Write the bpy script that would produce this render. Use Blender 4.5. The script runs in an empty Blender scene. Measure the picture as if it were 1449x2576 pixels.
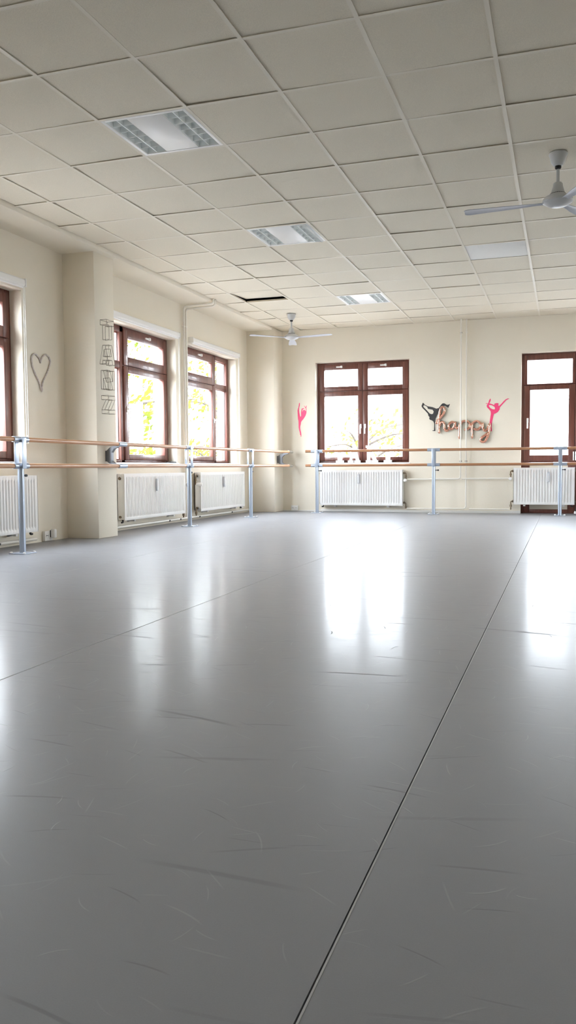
import bpy, bmesh, math, random
from mathutils import Vector, Matrix
from mathutils.geometry import tessellate_polygon

random.seed(7)
scene = bpy.context.scene
COL = scene.collection
PI = math.pi

# ---------------------------------------------------------------- room sizes
CEIL = 2.95            # underside of the ceiling grid
XL = -4.92             # left wall, room side
YW = 12.62             # far wall, room side
XR = 5.0
YB = -3.6
GX, GY, TILE = -1.6346, 4.0174, 0.625
SILL, HEAD = 0.79, 2.415
FRAME_X = -5.05        # frame plane of the left windows
FRAME_Y = 12.75        # frame plane of the far windows

# ---------------------------------------------------------------- materials
MATS = {}

def mat(name, color, rough=0.5, metal=0.0, spec=0.5, noise=None, bump=None, coat=0.0):
    """Principled material; noise = (scale, amount) value variation, bump = (scale, strength, distance)."""
    if name in MATS:
        return MATS[name]
    m = bpy.data.materials.new(name)
    m.use_nodes = True
    nt = m.node_tree
    b = nt.nodes['Principled BSDF']
    b.inputs['Base Color'].default_value = (*color, 1)
    b.inputs['Roughness'].default_value = rough
    b.inputs['Metallic'].default_value = metal
    b.inputs['Specular IOR Level'].default_value = spec
    b.inputs['Coat Weight'].default_value = coat
    tc = nt.nodes.new('ShaderNodeTexCoord')
    if noise:
        n = nt.nodes.new('ShaderNodeTexNoise')
        n.inputs['Scale'].default_value = noise[0]
        n.inputs['Detail'].default_value = 4
        nt.links.new(tc.outputs['Object'], n.inputs['Vector'])
        mp = nt.nodes.new('ShaderNodeMapRange')
        mp.inputs['From Min'].default_value = 0.3
        mp.inputs['From Max'].default_value = 0.7
        mp.inputs['To Min'].default_value = 1 - noise[1]
        mp.inputs['To Max'].default_value = 1 + noise[1]
        nt.links.new(n.outputs['Fac'], mp.inputs['Value'])
        mul = nt.nodes.new('ShaderNodeVectorMath')
        mul.operation = 'SCALE'
        mul.inputs[0].default_value = color
        nt.links.new(mp.outputs['Result'], mul.inputs['Scale'])
        nt.links.new(mul.outputs['Vector'], b.inputs['Base Color'])
    if bump:
        n2 = nt.nodes.new('ShaderNodeTexNoise')
        n2.inputs['Scale'].default_value = bump[0]
        n2.inputs['Detail'].default_value = 5
        nt.links.new(tc.outputs['Object'], n2.inputs['Vector'])
        bp = nt.nodes.new('ShaderNodeBump')
        bp.inputs['Strength'].default_value = bump[1]
        bp.inputs['Distance'].default_value = bump[2]
        nt.links.new(n2.outputs['Fac'], bp.inputs['Height'])
        nt.links.new(bp.outputs['Normal'], b.inputs['Normal'])
    MATS[name] = m
    return m

WALL = mat('wall_paint', (0.83, 0.775, 0.665), 0.85, noise=(0.9, 0.02), bump=(55, 0.25, 0.004), spec=0.25)
CEILM = mat('ceiling_tile_board', (0.78, 0.722, 0.605), 0.95, noise=(220, 0.07), bump=(140, 0.35, 0.003), spec=0.1)
CEILW = mat('new_ceiling_tile_board', (0.84, 0.83, 0.80), 0.95, noise=(220, 0.05), bump=(140, 0.3, 0.003), spec=0.1)
GRIDM = mat('ceiling_grid_enamel', (0.79, 0.735, 0.625), 0.5)
BORDER = mat('border_plaster', (0.82, 0.765, 0.65), 0.8, noise=(1.2, 0.03))
VOIDM = mat('plenum_grey', (0.06, 0.06, 0.06), 0.9)
WHITE = mat('white_enamel', (0.88, 0.88, 0.87), 0.35)
WHITEM = mat('white_matt', (0.86, 0.85, 0.82), 0.6)
CREAM = mat('cream_panel', (0.70, 0.65, 0.55), 0.6)
PIPEM = mat('pipe_paint', (0.84, 0.81, 0.74), 0.4)
STEEL = mat('silver_powder_coat', (0.45, 0.51, 0.61), 0.36, metal=0.6, spec=0.5)
STEELD = mat('dark_steel_bracket', (0.17, 0.18, 0.20), 0.45, metal=0.6)
CHROME = mat('brushed_chrome', (0.62, 0.62, 0.63), 0.25, metal=1.0)
BRASS = mat('dull_fitting_metal', (0.22, 0.17, 0.12), 0.4, metal=0.8)
METER = mat('meter_grey_plastic', (0.56, 0.58, 0.62), 0.45)
BLACK = mat('black_plastic', (0.012, 0.012, 0.014), 0.45)
GAP = mat('dark_joint_backing', (0.09, 0.088, 0.086), 0.8)  # dark slab colour that shows through the open floor joints
DARK = mat('dark_rubber', (0.03, 0.03, 0.032), 0.6)
WIRE = mat('antique_brass_wire', (0.10, 0.075, 0.04), 0.45, metal=0.6)
PINK = mat('pink_vinyl', (0.93, 0.07, 0.22), 0.5)
INK = mat('anthracite_vinyl', (0.045, 0.043, 0.045), 0.5)
FOIL = mat('rose_gold_foil', (0.86, 0.46, 0.35), 0.24, metal=1.0)
HEARTM = mat('grey_lilac_wicker', (0.66, 0.60, 0.58), 0.8, noise=(60, 0.2), bump=(120, 0.6, 0.004))
FANM = mat('fan_enamel', (0.56, 0.57, 0.58), 0.4)
FANBLADE = mat('fan_blade_white', (0.52, 0.54, 0.60), 0.45)
LOUVRE = mat('louvre_aluminium', (0.86, 0.89, 0.88), 0.4, metal=0.0)
TUBEM = mat('lamp_tube_glass', (0.80, 0.82, 0.80), 0.3)
BARK = mat('bark', (0.05, 0.038, 0.03), 0.9, noise=(8, 0.3))
GROUNDM = mat('paved_yard', (0.27, 0.26, 0.25), 0.95, noise=(3, 0.3))

def wood(name, c1, c2, rough, axis, freq=9.0, coat=0.0):
    m = bpy.data.materials.new(name)
    m.use_nodes = True
    nt = m.node_tree
    b = nt.nodes['Principled BSDF']
    b.inputs['Roughness'].default_value = rough
    b.inputs['Coat Weight'].default_value = coat
    tc = nt.nodes.new('ShaderNodeTexCoord')
    mp = nt.nodes.new('ShaderNodeMapping')
    s = [freq * 6, freq * 6, freq * 6]
    s[axis] = freq * 0.25
    mp.inputs['Scale'].default_value = s
    nt.links.new(tc.outputs['Object'], mp.inputs['Vector'])
    n = nt.nodes.new('ShaderNodeTexNoise')
    n.inputs['Scale'].default_value = 1.0
    n.inputs['Detail'].default_value = 6
    n.inputs['Distortion'].default_value = 0.4
    nt.links.new(mp.outputs['Vector'], n.inputs['Vector'])
    r = nt.nodes.new('ShaderNodeValToRGB')
    r.color_ramp.elements[0].position = 0.35
    r.color_ramp.elements[1].position = 0.68
    r.color_ramp.elements[0].color = (*c1, 1)
    r.color_ramp.elements[1].color = (*c2, 1)
    nt.links.new(n.outputs['Fac'], r.inputs['Fac'])
    nt.links.new(r.outputs['Color'], b.inputs['Base Color'])
    MATS[name] = m
    return m

MAHOG = wood('mahogany_frame', (0.125, 0.042, 0.030), (0.19, 0.068, 0.048), 0.35, 2, 7, 0.15)
BEECH = wood('beech_rail', (0.52, 0.27, 0.14), (0.63, 0.35, 0.19), 0.35, 1, 9, 0.2)
BEECHX = wood('brown_beech_rail', (0.33, 0.155, 0.075), (0.42, 0.21, 0.105), 0.35, 1, 9, 0.2)

def glass_mat():
    m = bpy.data.materials.new('window_glass')
    m.use_nodes = True
    nt = m.node_tree
    nt.nodes.remove(nt.nodes['Principled BSDF'])
    out = nt.nodes['Material Output']
    t = nt.nodes.new('ShaderNodeBsdfTransparent')
    t.inputs['Color'].default_value = (0.96, 0.98, 0.97, 1)
    g = nt.nodes.new('ShaderNodeBsdfGlossy')
    g.inputs['Roughness'].default_value = 0.02
    f = nt.nodes.new('ShaderNodeFresnel')
    f.inputs['IOR'].default_value = 1.45
    mx = nt.nodes.new('ShaderNodeMixShader')
    geo = nt.nodes.new('ShaderNodeNewGeometry')      # the leaving face of the thin pane adds no second mirror
    k = nt.nodes.new('ShaderNodeMath')
    k.operation = 'SUBTRACT'
    k.inputs[0].default_value = 1.0
    nt.links.new(geo.outputs['Backfacing'], k.inputs[1])
    k2 = nt.nodes.new('ShaderNodeMath')
    k2.operation = 'MULTIPLY'
    nt.links.new(f.outputs['Fac'], k2.inputs[0])
    nt.links.new(k.outputs[0], k2.inputs[1])
    nt.links.new(k2.outputs[0], mx.inputs['Fac'])
    nt.links.new(t.outputs['BSDF'], mx.inputs[1])
    nt.links.new(g.outputs['BSDF'], mx.inputs[2])
    nt.links.new(mx.outputs['Shader'], out.inputs['Surface'])
    return m
GLASS = glass_mat()
EDGE = mat('cut_vinyl_edge', (0.44, 0.435, 0.43), 0.6)

def leaf_mat(name, c):
    m = bpy.data.materials.new(name)
    m.use_nodes = True
    nt = m.node_tree
    nt.nodes.remove(nt.nodes['Principled BSDF'])
    out = nt.nodes['Material Output']
    d = nt.nodes.new('ShaderNodeBsdfDiffuse')
    t = nt.nodes.new('ShaderNodeBsdfTranslucent')
    n = nt.nodes.new('ShaderNodeTexNoise')
    n.inputs['Scale'].default_value = 2.5
    tc = nt.nodes.new('ShaderNodeTexCoord')
    nt.links.new(tc.outputs['Object'], n.inputs['Vector'])
    r = nt.nodes.new('ShaderNodeValToRGB')
    r.color_ramp.elements[0].position = 0.35
    r.color_ramp.elements[1].position = 0.65
    r.color_ramp.elements[0].color = (c[0] * 0.7, c[1] * 0.85, c[2] * 0.7, 1)
    r.color_ramp.elements[1].color = (min(c[0] * 1.3, 0.95), min(c[1] * 1.15, 0.95), c[2] * 1.2, 1)
    nt.links.new(n.outputs['Fac'], r.inputs['Fac'])
    for s in (d, t):
        nt.links.new(r.outputs['Color'], s.inputs['Color'])
    mx = nt.nodes.new('ShaderNodeMixShader')
    mx.inputs['Fac'].default_value = 0.55
    nt.links.new(d.outputs['BSDF'], mx.inputs[1])
    nt.links.new(t.outputs['BSDF'], mx.inputs[2])
    nt.links.new(mx.outputs['Shader'], out.inputs['Surface'])
    return m
LEAF = leaf_mat('spring_leaf', (0.118, 0.130, 0.024))
LEAF2 = leaf_mat('pale_leaf', (0.15, 0.16, 0.035))

def floor_mat():
    """Grey dance vinyl: satin, with pale scuffs and dark rubbed streaks."""
    m = bpy.data.materials.new('grey_dance_vinyl')
    m.use_nodes = True
    nt = m.node_tree
    L = nt.links
    b = nt.nodes['Principled BSDF']
    tc = nt.nodes.new('ShaderNodeTexCoord')

    def comb(op, a, c):
        k = nt.nodes.new('ShaderNodeMath')
        k.operation = op
        for i, v in enumerate((a, c)):
            if isinstance(v, (int, float)):
                k.inputs[i].default_value = v
            else:
                L.new(v, k.inputs[i])
        return k.outputs[0]

    def scuff(scale, seed, width, length, curve, presence, spread):
        """One gently curved rub mark per random cell of the floor."""
        mp = nt.nodes.new('ShaderNodeMapping')
        mp.inputs['Location'].default_value = (seed, seed * 1.37, 0)
        L.new(tc.outputs['Object'], mp.inputs['Vector'])
        v = nt.nodes.new('ShaderNodeTexVoronoi')
        v.voronoi_dimensions = '2D'
        v.inputs['Scale'].default_value = scale
        L.new(mp.outputs['Vector'], v.inputs['Vector'])
        d = nt.nodes.new('ShaderNodeVectorMath')
        d.operation = 'SUBTRACT'
        L.new(mp.outputs['Vector'], d.inputs[0])
        L.new(v.outputs['Position'], d.inputs[1])
        col = nt.nodes.new('ShaderNodeSeparateColor')
        L.new(v.outputs['Color'], col.inputs['Color'])
        rot = nt.nodes.new('ShaderNodeVectorRotate')
        rot.rotation_type = 'Z_AXIS'
        L.new(d.outputs['Vector'], rot.inputs['Vector'])
        L.new(comb('MULTIPLY', comb('SUBTRACT', col.outputs['Red'], .5), spread), rot.inputs['Angle'])
        xyz = nt.nodes.new('ShaderNodeSeparateXYZ')
        L.new(rot.outputs['Vector'], xyz.inputs['Vector'])
        xx = comb('MULTIPLY', xyz.outputs['X'], xyz.outputs['X'])
        bent = comb('ADD', xyz.outputs['Y'], comb('MULTIPLY', xx, comb('MULTIPLY', comb('SUBTRACT', col.outputs['Green'], .5), curve * 2)))

        def fall(val, lo, hi):
            r = nt.nodes.new('ShaderNodeMapRange')
            r.interpolation_type = 'SMOOTHSTEP'
            r.inputs['From Min'].default_value = lo
            r.inputs['From Max'].default_value = hi
            r.inputs['To Min'].default_value = 1
            r.inputs['To Max'].default_value = 0
            L.new(val, r.inputs['Value'])
            return r.outputs['Result']
        a = fall(comb('ABSOLUTE', bent, 0), width * .3, width)
        e = fall(comb('ABSOLUTE', xyz.outputs['X'], 0), length * .2, length * .55)
        on = comb('LESS_THAN', col.outputs['Blue'], presence)
        return comb('MULTIPLY', comb('MULTIPLY', a, e), comb('MULTIPLY', on, comb('ADD', comb('MULTIPLY', col.outputs['Green'], .7), .3)))
    pale = scuff(5.0, 3.1, .0026, .085, 6.0, .75, PI * 2)
    for sc, sd, wd, ln, cv, pr, sp in ((4.1, 17.3, .0026, .10, 3.0, .60, PI * 2), (8.5, 41.0, .0018, .055, 9.0, .8, PI * 2), (2.3, 8.4, .0035, .16, 1.4, .5, PI)):
        pale = comb('MAXIMUM', pale, scuff(sc, sd, wd, ln, cv, pr, sp))
    dark = scuff(1.6, 5.3, .010, .34, .25, .50, .7)
    for sc, sd, wd, ln, cv, pr, sp in ((3.3, 23.9, .005, .17, .6, .50, .9), (1.1, 61.0, .016, .46, .15, .5, .5), (6.0, 77.0, .0025, .09, 2.0, .55, 1.2)):
        dark = comb('MAXIMUM', dark, scuff(sc, sd, wd, ln, cv, pr, sp))
    cloud = nt.nodes.new('ShaderNodeTexNoise')
    cloud.inputs['Scale'].default_value = 1.1
    cloud.inputs['Detail'].default_value = 5
    L.new(tc.outputs['Object'], cloud.inputs['Vector'])
    grain = nt.nodes.new('ShaderNodeTexNoise')
    grain.inputs['Scale'].default_value = 420
    grain.inputs['Detail'].default_value = 2
    L.new(tc.outputs['Object'], grain.inputs['Vector'])
    base = nt.nodes.new('ShaderNodeMix')
    base.data_type = 'RGBA'
    base.inputs['A'].default_value = (0.262, 0.263, 0.276, 1)
    base.inputs['B'].default_value = (0.352, 0.354, 0.369, 1)
    L.new(comb('ADD', comb('MULTIPLY', cloud.outputs['Fac'], 0.6), comb('MULTIPLY', grain.outputs['Fac'], 0.4)), base.inputs['Factor'])
    c1 = nt.nodes.new('ShaderNodeMix')
    c1.data_type = 'RGBA'
    c1.inputs['B'].default_value = (0.56, 0.555, 0.555, 1)
    L.new(base.outputs['Result'], c1.inputs['A'])
    L.new(comb('MULTIPLY', pale, 0.22), c1.inputs['Factor'])
    c2 = nt.nodes.new('ShaderNodeMix')
    c2.data_type = 'RGBA'
    c2.inputs['B'].default_value = (0.12, 0.117, 0.117, 1)
    L.new(c1.outputs['Result'], c2.inputs['A'])
    L.new(comb('MULTIPLY', dark, 0.30), c2.inputs['Factor'])
    L.new(c2.outputs['Result'], b.inputs['Base Color'])
    rg = comb('ADD', comb('MULTIPLY', cloud.outputs['Fac'], 0.10), FLOOR_ROUGH - 0.05)
    rg = comb('ADD', rg, comb('MULTIPLY', comb('MAXIMUM', pale, dark), 0.12))
    L.new(rg, b.inputs['Roughness'])
    b.inputs['Specular IOR Level'].default_value = 0.06
    bp = nt.nodes.new('ShaderNodeBump')
    bp.inputs['Strength'].default_value = 0.22
    bp.inputs['Distance'].default_value = 0.0009
    L.new(comb('ADD', comb('MULTIPLY', grain.outputs['Fac'], 0.12), comb('SUBTRACT', pale, dark)), bp.inputs['Height'])
    L.new(bp.outputs['Normal'], b.inputs['Normal'])
    # a thin worn polish on top of the matt vinyl
    gl = nt.nodes.new('ShaderNodeBsdfGlossy')
    L.new(comb('ADD', comb('MULTIPLY', cloud.outputs['Fac'], .06), POLISH_ROUGH - .03), gl.inputs['Roughness'])
    L.new(bp.outputs['Normal'], gl.inputs['Normal'])
    fr = nt.nodes.new('ShaderNodeFresnel')
    fr.inputs['IOR'].default_value = 1.4
    mx = nt.nodes.new('ShaderNodeMixShader')
    mp2 = nt.nodes.new('ShaderNodeMapping')
    mp2.inputs['Scale'].default_value = (5, 55, 1)
    mp2.inputs['Rotation'].default_value = (0, 0, .12)
    L.new(tc.outputs['Object'], mp2.inputs['Vector'])
    rub = nt.nodes.new('ShaderNodeTexNoise')
    rub.inputs['Scale'].default_value = 1.0
    rub.inputs['Detail'].default_value = 5
    L.new(mp2.outputs['Vector'], rub.inputs['Vector'])
    worn = comb('SUBTRACT', 1.0, comb('MULTIPLY', comb('MAXIMUM', pale, dark), .9))
    worn = comb('MULTIPLY', worn, comb('ADD', comb('MULTIPLY', rub.outputs['Fac'], 1.2), .4))
    L.new(comb('MULTIPLY', worn, comb('MULTIPLY', fr.outputs['Fac'], POLISH)), mx.inputs['Fac'])
    L.new(b.outputs['BSDF'], mx.inputs[1])
    L.new(gl.outputs['BSDF'], mx.inputs[2])
    L.new(mx.outputs['Shader'], nt.nodes['Material Output'].inputs['Surface'])
    return m
POLISH, POLISH_ROUGH = 0.17, 0.15
FLOOR_ROUGH = 0.42
FLOORM = floor_mat()

# ---------------------------------------------------------------- mesh helpers
def new():
    return bmesh.new()

def box(bm, x0, x1, y0, y1, z0, z1, bev=0.0, seg=2):
    t = bm if not bev else bmesh.new()
    r = bmesh.ops.create_cube(t, size=1)
    for v in r['verts']:
        v.co = Vector((x0 + (v.co.x + .5) * (x1 - x0), y0 + (v.co.y + .5) * (y1 - y0), z0 + (v.co.z + .5) * (z1 - z0)))
    if bev:
        bmesh.ops.bevel(t, geom=list(t.edges), offset=bev, segments=seg, profile=0.5, affect='EDGES')
        join(bm, t)
    return bm

def join(dst, src, M=None):
    mp = {}
    for v in src.verts:
        mp[v] = dst.verts.new(M @ v.co if M else v.co)
    for f in src.faces:
        try:
            nf = dst.faces.new([mp[v] for v in f.verts])
            nf.material_index = f.material_index
            nf.smooth = f.smooth
        except ValueError:
            pass
    src.free()
    return dst

def tube(bm, pts, r, n=12, closed=False, caps=True):
    """Sweep a circle along a polyline; r is a number or one radius per point."""
    P = [Vector(p) for p in pts]
    R = r if isinstance(r, (list, tuple)) else [r] * len(P)
    rings = []
    up = None
    N = len(P)
    for i, p in enumerate(P):
        a = P[i - 1] if (i > 0 or closed) else P[i]
        c = P[(i + 1) % N] if (i < N - 1 or closed) else P[i]
        t = (c - a)
        t = t.normalized() if t.length > 1e-9 else Vector((0, 0, 1))
        if up is None:
            up = Vector((0, 0, 1)) if abs(t.z) < 0.9 else Vector((1, 0, 0))
        u = (up - t * up.dot(t))
        u = u.normalized() if u.length > 1e-6 else t.orthogonal().normalized()
        w = t.cross(u)
        up = u
        rings.append([bm.verts.new(p + (u * math.cos(2 * PI * k / n) + w * math.sin(2 * PI * k / n)) * R[i]) for k in range(n)])
    for i in range(N if closed else N - 1):
        A, B = rings[i], rings[(i + 1) % N]
        for k in range(n):
            bm.faces.new((A[k], A[(k + 1) % n], B[(k + 1) % n], B[k]))
    if caps and not closed:
        bm.faces.new(list(reversed(rings[0])))
        bm.faces.new(rings[-1])
    return bm

def bend(pts, rad, n=6):
    """Round the inner corners of a polyline."""
    P = [Vector(p) for p in pts]
    out = [P[0]]
    for i in range(1, len(P) - 1):
        a, b, c = P[i - 1], P[i], P[i + 1]
        d1, d2 = (a - b), (c - b)
        q = min(rad, d1.length * .49, d2.length * .49)
        s, e = b + d1.normalized() * q, b + d2.normalized() * q
        for k in range(n + 1):
            t = k / n
            out.append(s * (1 - t) ** 2 + b * 2 * t * (1 - t) + e * t * t)
    out.append(P[-1])
    return out

def smooth_path(pts, sub=6, closed=False):
    P = [Vector(p) for p in pts]
    N = len(P)
    out = []
    for i in range(N if closed else N - 1):
        if closed:
            p0, p1, p2, p3 = P[i - 1], P[i], P[(i + 1) % N], P[(i + 2) % N]
        else:
            p0, p1, p2, p3 = P[max(i - 1, 0)], P[i], P[i + 1], P[min(i + 2, N - 1)]
        for k in range(sub):
            t = k / sub
            out.append(0.5 * ((2 * p1) + (p2 - p0) * t + (2 * p0 - 5 * p1 + 4 * p2 - p3) * t * t + (3 * p1 - p0 - 3 * p2 + p3) * t ** 3))
    if not closed:
        out.append(P[-1])
    return out

def lathe(bm, prof, n=24, c=(0, 0, 0)):
    """prof = [(radius, z), ...] turned about the vertical through c."""
    c = Vector(c)
    rings = []
    for r, z in prof:
        if r < 1e-6:
            rings.append([bm.verts.new(c + Vector((0, 0, z)))])
        else:
            rings.append([bm.verts.new(c + Vector((r * math.cos(2 * PI * k / n), r * math.sin(2 * PI * k / n), z))) for k in range(n)])
    for A, B in zip(rings, rings[1:]):
        for k in range(n):
            a, b = A[k % len(A)], A[(k + 1) % len(A)]
            c2, d = B[(k + 1) % len(B)], B[k % len(B)]
            vs = [v for i, v in enumerate((a, b, c2, d)) if v not in (a, b, c2, d)[:i]]
            if len(vs) > 2:
                bm.faces.new(vs)
    for R in (rings[0], rings[-1]):
        if len(R) > 1:
            bm.faces.new(R)
    bmesh.ops.recalc_face_normals(bm, faces=bm.faces)
    return bm

def plate(bm, outline, holes, to3d, thick):
    """Flat cut-out with holes: to3d(u, v, depth) -> point."""
    loops = [outline] + list(holes)
    tris = tessellate_polygon([[Vector((u, v, 0)) for u, v in lp] for lp in loops])
    flat = [p for lp in loops for p in lp]
    A = [bm.verts.new(to3d(u, v, 0.0)) for u, v in flat]
    B = [bm.verts.new(to3d(u, v, thick)) for u, v in flat]
    for t in tris:
        for V in (A, B):
            try:
                bm.faces.new([V[i] for i in t])
            except ValueError:
                pass
    o = 0
    for lp in loops:
        n = len(lp)
        for k in range(n):
            i, j = o + k, o + (k + 1) % n
            bm.faces.new((A[i], A[j], B[j], B[i]))
        o += n
    bmesh.ops.recalc_face_normals(bm, faces=bm.faces)
    return bm

def obj(name, bm, m, parent=None, smooth=True, angle=35, label=None, kind=None):
    me = bpy.data.meshes.new(name)
    bm.normal_update()
    bm.to_mesh(me)
    bm.free()
    for k in (m if isinstance(m, (list, tuple)) else [m]):
        me.materials.append(k)
    if smooth:
        me.shade_smooth()
        me.set_sharp_from_angle(angle=math.radians(angle))
    o = bpy.data.objects.new(name, me)
    COL.objects.link(o)
    if parent:
        o.parent = parent
    if label:
        o['label'] = label
    if kind:
        o['kind'] = kind
    return o

def tag(o, label, cat, group=None):
    o['label'] = label
    o['category'] = cat
    if group:
        o['group'] = group
    return o

def thing(name, label=None, cat=None, loc=(0, 0, 0), rotz=0.0, group=None, kind=None):
    o = bpy.data.objects.new(name, None)
    o.empty_display_size = 0.1
    COL.objects.link(o)
    o.location = loc
    o.rotation_euler = (0, 0, rotz)
    if label:
        tag(o, label, cat, group)
    if kind:
        o['kind'] = kind
    return o

def copy_tree(o, parent=None):
    c = o.copy()
    COL.objects.link(c)
    if parent:
        c.parent = parent
    for ch in list(o.children):
        copy_tree(ch, c)
    return c

def struct(name, bm, m, smooth=False, parent=None):
    o = obj(name, bm, m, parent, smooth)
    if not parent:
        o['kind'] = 'structure'
    return o

# cut-out outlines and lettering paths, in metres on their wall
D1 = [(-4.158, 1.78), (-4.151, 1.768), (-4.153, 1.735), (-4.164, 1.699), (-4.167, 1.66), (-4.162, 1.618), (-4.154, 1.575), (-4.147, 1.552), (-4.139, 1.548), (-4.13, 1.568), (-4.133, 1.613), (-4.127, 1.649), (-4.119, 1.683), (-4.077, 1.69), (-4.074, 1.683), (-4.105, 1.673), (-4.111, 1.646), (-4.109, 1.623), (-4.102, 1.639), (-4.093, 1.658), (-4.077, 1.662), (-4.06, 1.651), (-4.052, 1.634), (-4.048, 1.644), (-4.05, 1.667), (-4.048, 1.683), (-4.058, 1.692), (-4.083, 1.727), (-4.077, 1.728), (-4.055, 1.698), (-4.042, 1.729), (-4.036, 1.727), (-4.043, 1.696), (-4.041, 1.676), (-4.04, 1.647), (-4.04, 1.627), (-4.045, 1.598), (-4.057, 1.566), (-4.078, 1.533), (-4.099, 1.505), (-4.124, 1.479), (-4.134, 1.463), (-4.138, 1.43), (-4.148, 1.391), (-4.149, 1.358), (-4.142, 1.322), (-4.134, 1.289), (-4.13, 1.256), (-4.132, 1.223), (-4.139, 1.223), (-4.144, 1.253), (-4.155, 1.26), (-4.151, 1.269), (-4.156, 1.296), (-4.168, 1.339), (-4.175, 1.378), (-4.175, 1.437), (-4.176, 1.48), (-4.184, 1.51), (-4.188, 1.553), (-4.19, 1.602), (-4.192, 1.651), (-4.186, 1.677), (-4.176, 1.703), (-4.17, 1.736), (-4.165, 1.765)]
D2 = [(-1.095, 1.753), (-1.088, 1.727), (-1.097, 1.698), (-1.109, 1.678), (-1.068, 1.663), (-1.034, 1.646), (-1.036, 1.667), (-1.017, 1.675), (-0.994, 1.678), (-0.972, 1.671), (-0.974, 1.657), (-0.98, 1.648), (-0.966, 1.631), (-0.926, 1.67), (-0.892, 1.709), (-0.864, 1.732), (-0.836, 1.742), (-0.813, 1.738), (-0.83, 1.732), (-0.856, 1.72), (-0.886, 1.686), (-0.926, 1.641), (-0.951, 1.613), (-0.957, 1.578), (-0.982, 1.542), (-1.016, 1.522), (-1.041, 1.515), (-1.048, 1.482), (-1.061, 1.418), (-1.07, 1.372), (-1.074, 1.325), (-1.069, 1.255), (-1.081, 1.249), (-1.093, 1.302), (-1.105, 1.372), (-1.096, 1.442), (-1.085, 1.523), (-1.09, 1.558), (-1.114, 1.588), (-1.143, 1.618), (-1.149, 1.642), (-1.137, 1.665), (-1.129, 1.669), (-1.162, 1.674), (-1.163, 1.681), (-1.129, 1.678), (-1.12, 1.693), (-1.117, 1.716)]
H2 = [(-1.108, 1.652), (-1.068, 1.645), (-1.03, 1.621), (-1.023, 1.597), (-1.03, 1.582), (-1.062, 1.586), (-1.091, 1.603), (-1.111, 1.627), (-1.118, 1.641)]
D3 = [(-2.128, 1.718), (-2.107, 1.703), (-2.101, 1.688), (-2.047, 1.659), (-1.975, 1.645), (-1.915, 1.619), (-1.879, 1.628), (-1.85, 1.668), (-1.826, 1.695), (-1.796, 1.7), (-1.755, 1.674), (-1.731, 1.673), (-1.707, 1.687), (-1.713, 1.664), (-1.731, 1.626), (-1.755, 1.642), (-1.772, 1.658), (-1.802, 1.659), (-1.826, 1.644), (-1.855, 1.621), (-1.879, 1.592), (-1.893, 1.545), (-1.909, 1.504), (-1.927, 1.468), (-1.932, 1.427), (-1.935, 1.355), (-1.931, 1.278), (-1.938, 1.272), (-1.976, 1.275), (-1.974, 1.284), (-1.952, 1.284), (-1.948, 1.344), (-1.948, 1.391), (-1.962, 1.422), (-1.986, 1.44), (-2.016, 1.45), (-2.028, 1.471), (-2.02, 1.489), (-2.04, 1.513), (-2.046, 1.543), (-2.089, 1.592), (-2.131, 1.635), (-2.149, 1.665), (-2.137, 1.695)]
H3 = [(-2.101, 1.678), (-2.059, 1.651), (-2.047, 1.62), (-1.975, 1.604), (-1.957, 1.576), (-1.968, 1.541), (-1.992, 1.536), (-2.02, 1.546), (-2.065, 1.597), (-2.119, 1.652), (-2.121, 1.67)]
HAPPY = [[(-1.912, 1.378), (-1.903, 1.425), (-1.853, 1.472), (-1.805, 1.53), (-1.784, 1.588), (-1.8, 1.63), (-1.832, 1.635), (-1.855, 1.584), (-1.869, 1.496), (-1.876, 1.401), (-1.874, 1.306), (-1.866, 1.232)], [(-1.87, 1.33), (-1.847, 1.388), (-1.815, 1.407), (-1.791, 1.375), (-1.787, 1.31), (-1.763, 1.274), (-1.722, 1.288)], [(-1.63, 1.393), (-1.669, 1.406), (-1.704, 1.383), (-1.72, 1.338), (-1.701, 1.3), (-1.663, 1.304), (-1.634, 1.348), (-1.62, 1.397), (-1.625, 1.339), (-1.598, 1.306), (-1.567, 1.333)], [(-1.555, 1.382), (-1.557, 1.276), (-1.557, 1.14)], [(-1.551, 1.335), (-1.522, 1.399), (-1.476, 1.415), (-1.427, 1.402), (-1.4, 1.364), (-1.411, 1.314), (-1.446, 1.289), (-1.485, 1.279)], [(-1.364, 1.395), (-1.368, 1.272), (-1.36, 1.142)], [(-1.4, 1.308), (-1.348, 1.386), (-1.299, 1.409), (-1.253, 1.387), (-1.232, 1.345), (-1.26, 1.295), (-1.307, 1.282), (-1.338, 1.301)], [(-1.232, 1.339), (-1.207, 1.374), (-1.203, 1.304), (-1.168, 1.262), (-1.126, 1.302), (-1.103, 1.372)], [(-1.098, 1.377), (-1.105, 1.278), (-1.127, 1.185), (-1.167, 1.104), (-1.213, 1.091), (-1.236, 1.123), (-1.214, 1.161), (-1.162, 1.198), (-1.099, 1.249)]]
HEART = [(6.789, 1.76), (6.782, 1.792), (6.746, 1.824), (6.698, 1.836), (6.663, 1.81), (6.654, 1.77), (6.667, 1.706), (6.712, 1.633), (6.768, 1.563), (6.795, 1.499), (6.822, 1.578), (6.886, 1.661), (6.93, 1.737), (6.949, 1.789), (6.928, 1.834), (6.882, 1.851), (6.832, 1.828), (6.801, 1.788), (6.789, 1.758)]
SKY = 6.0
EXPO = 2.38
PORTALS = True
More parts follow.
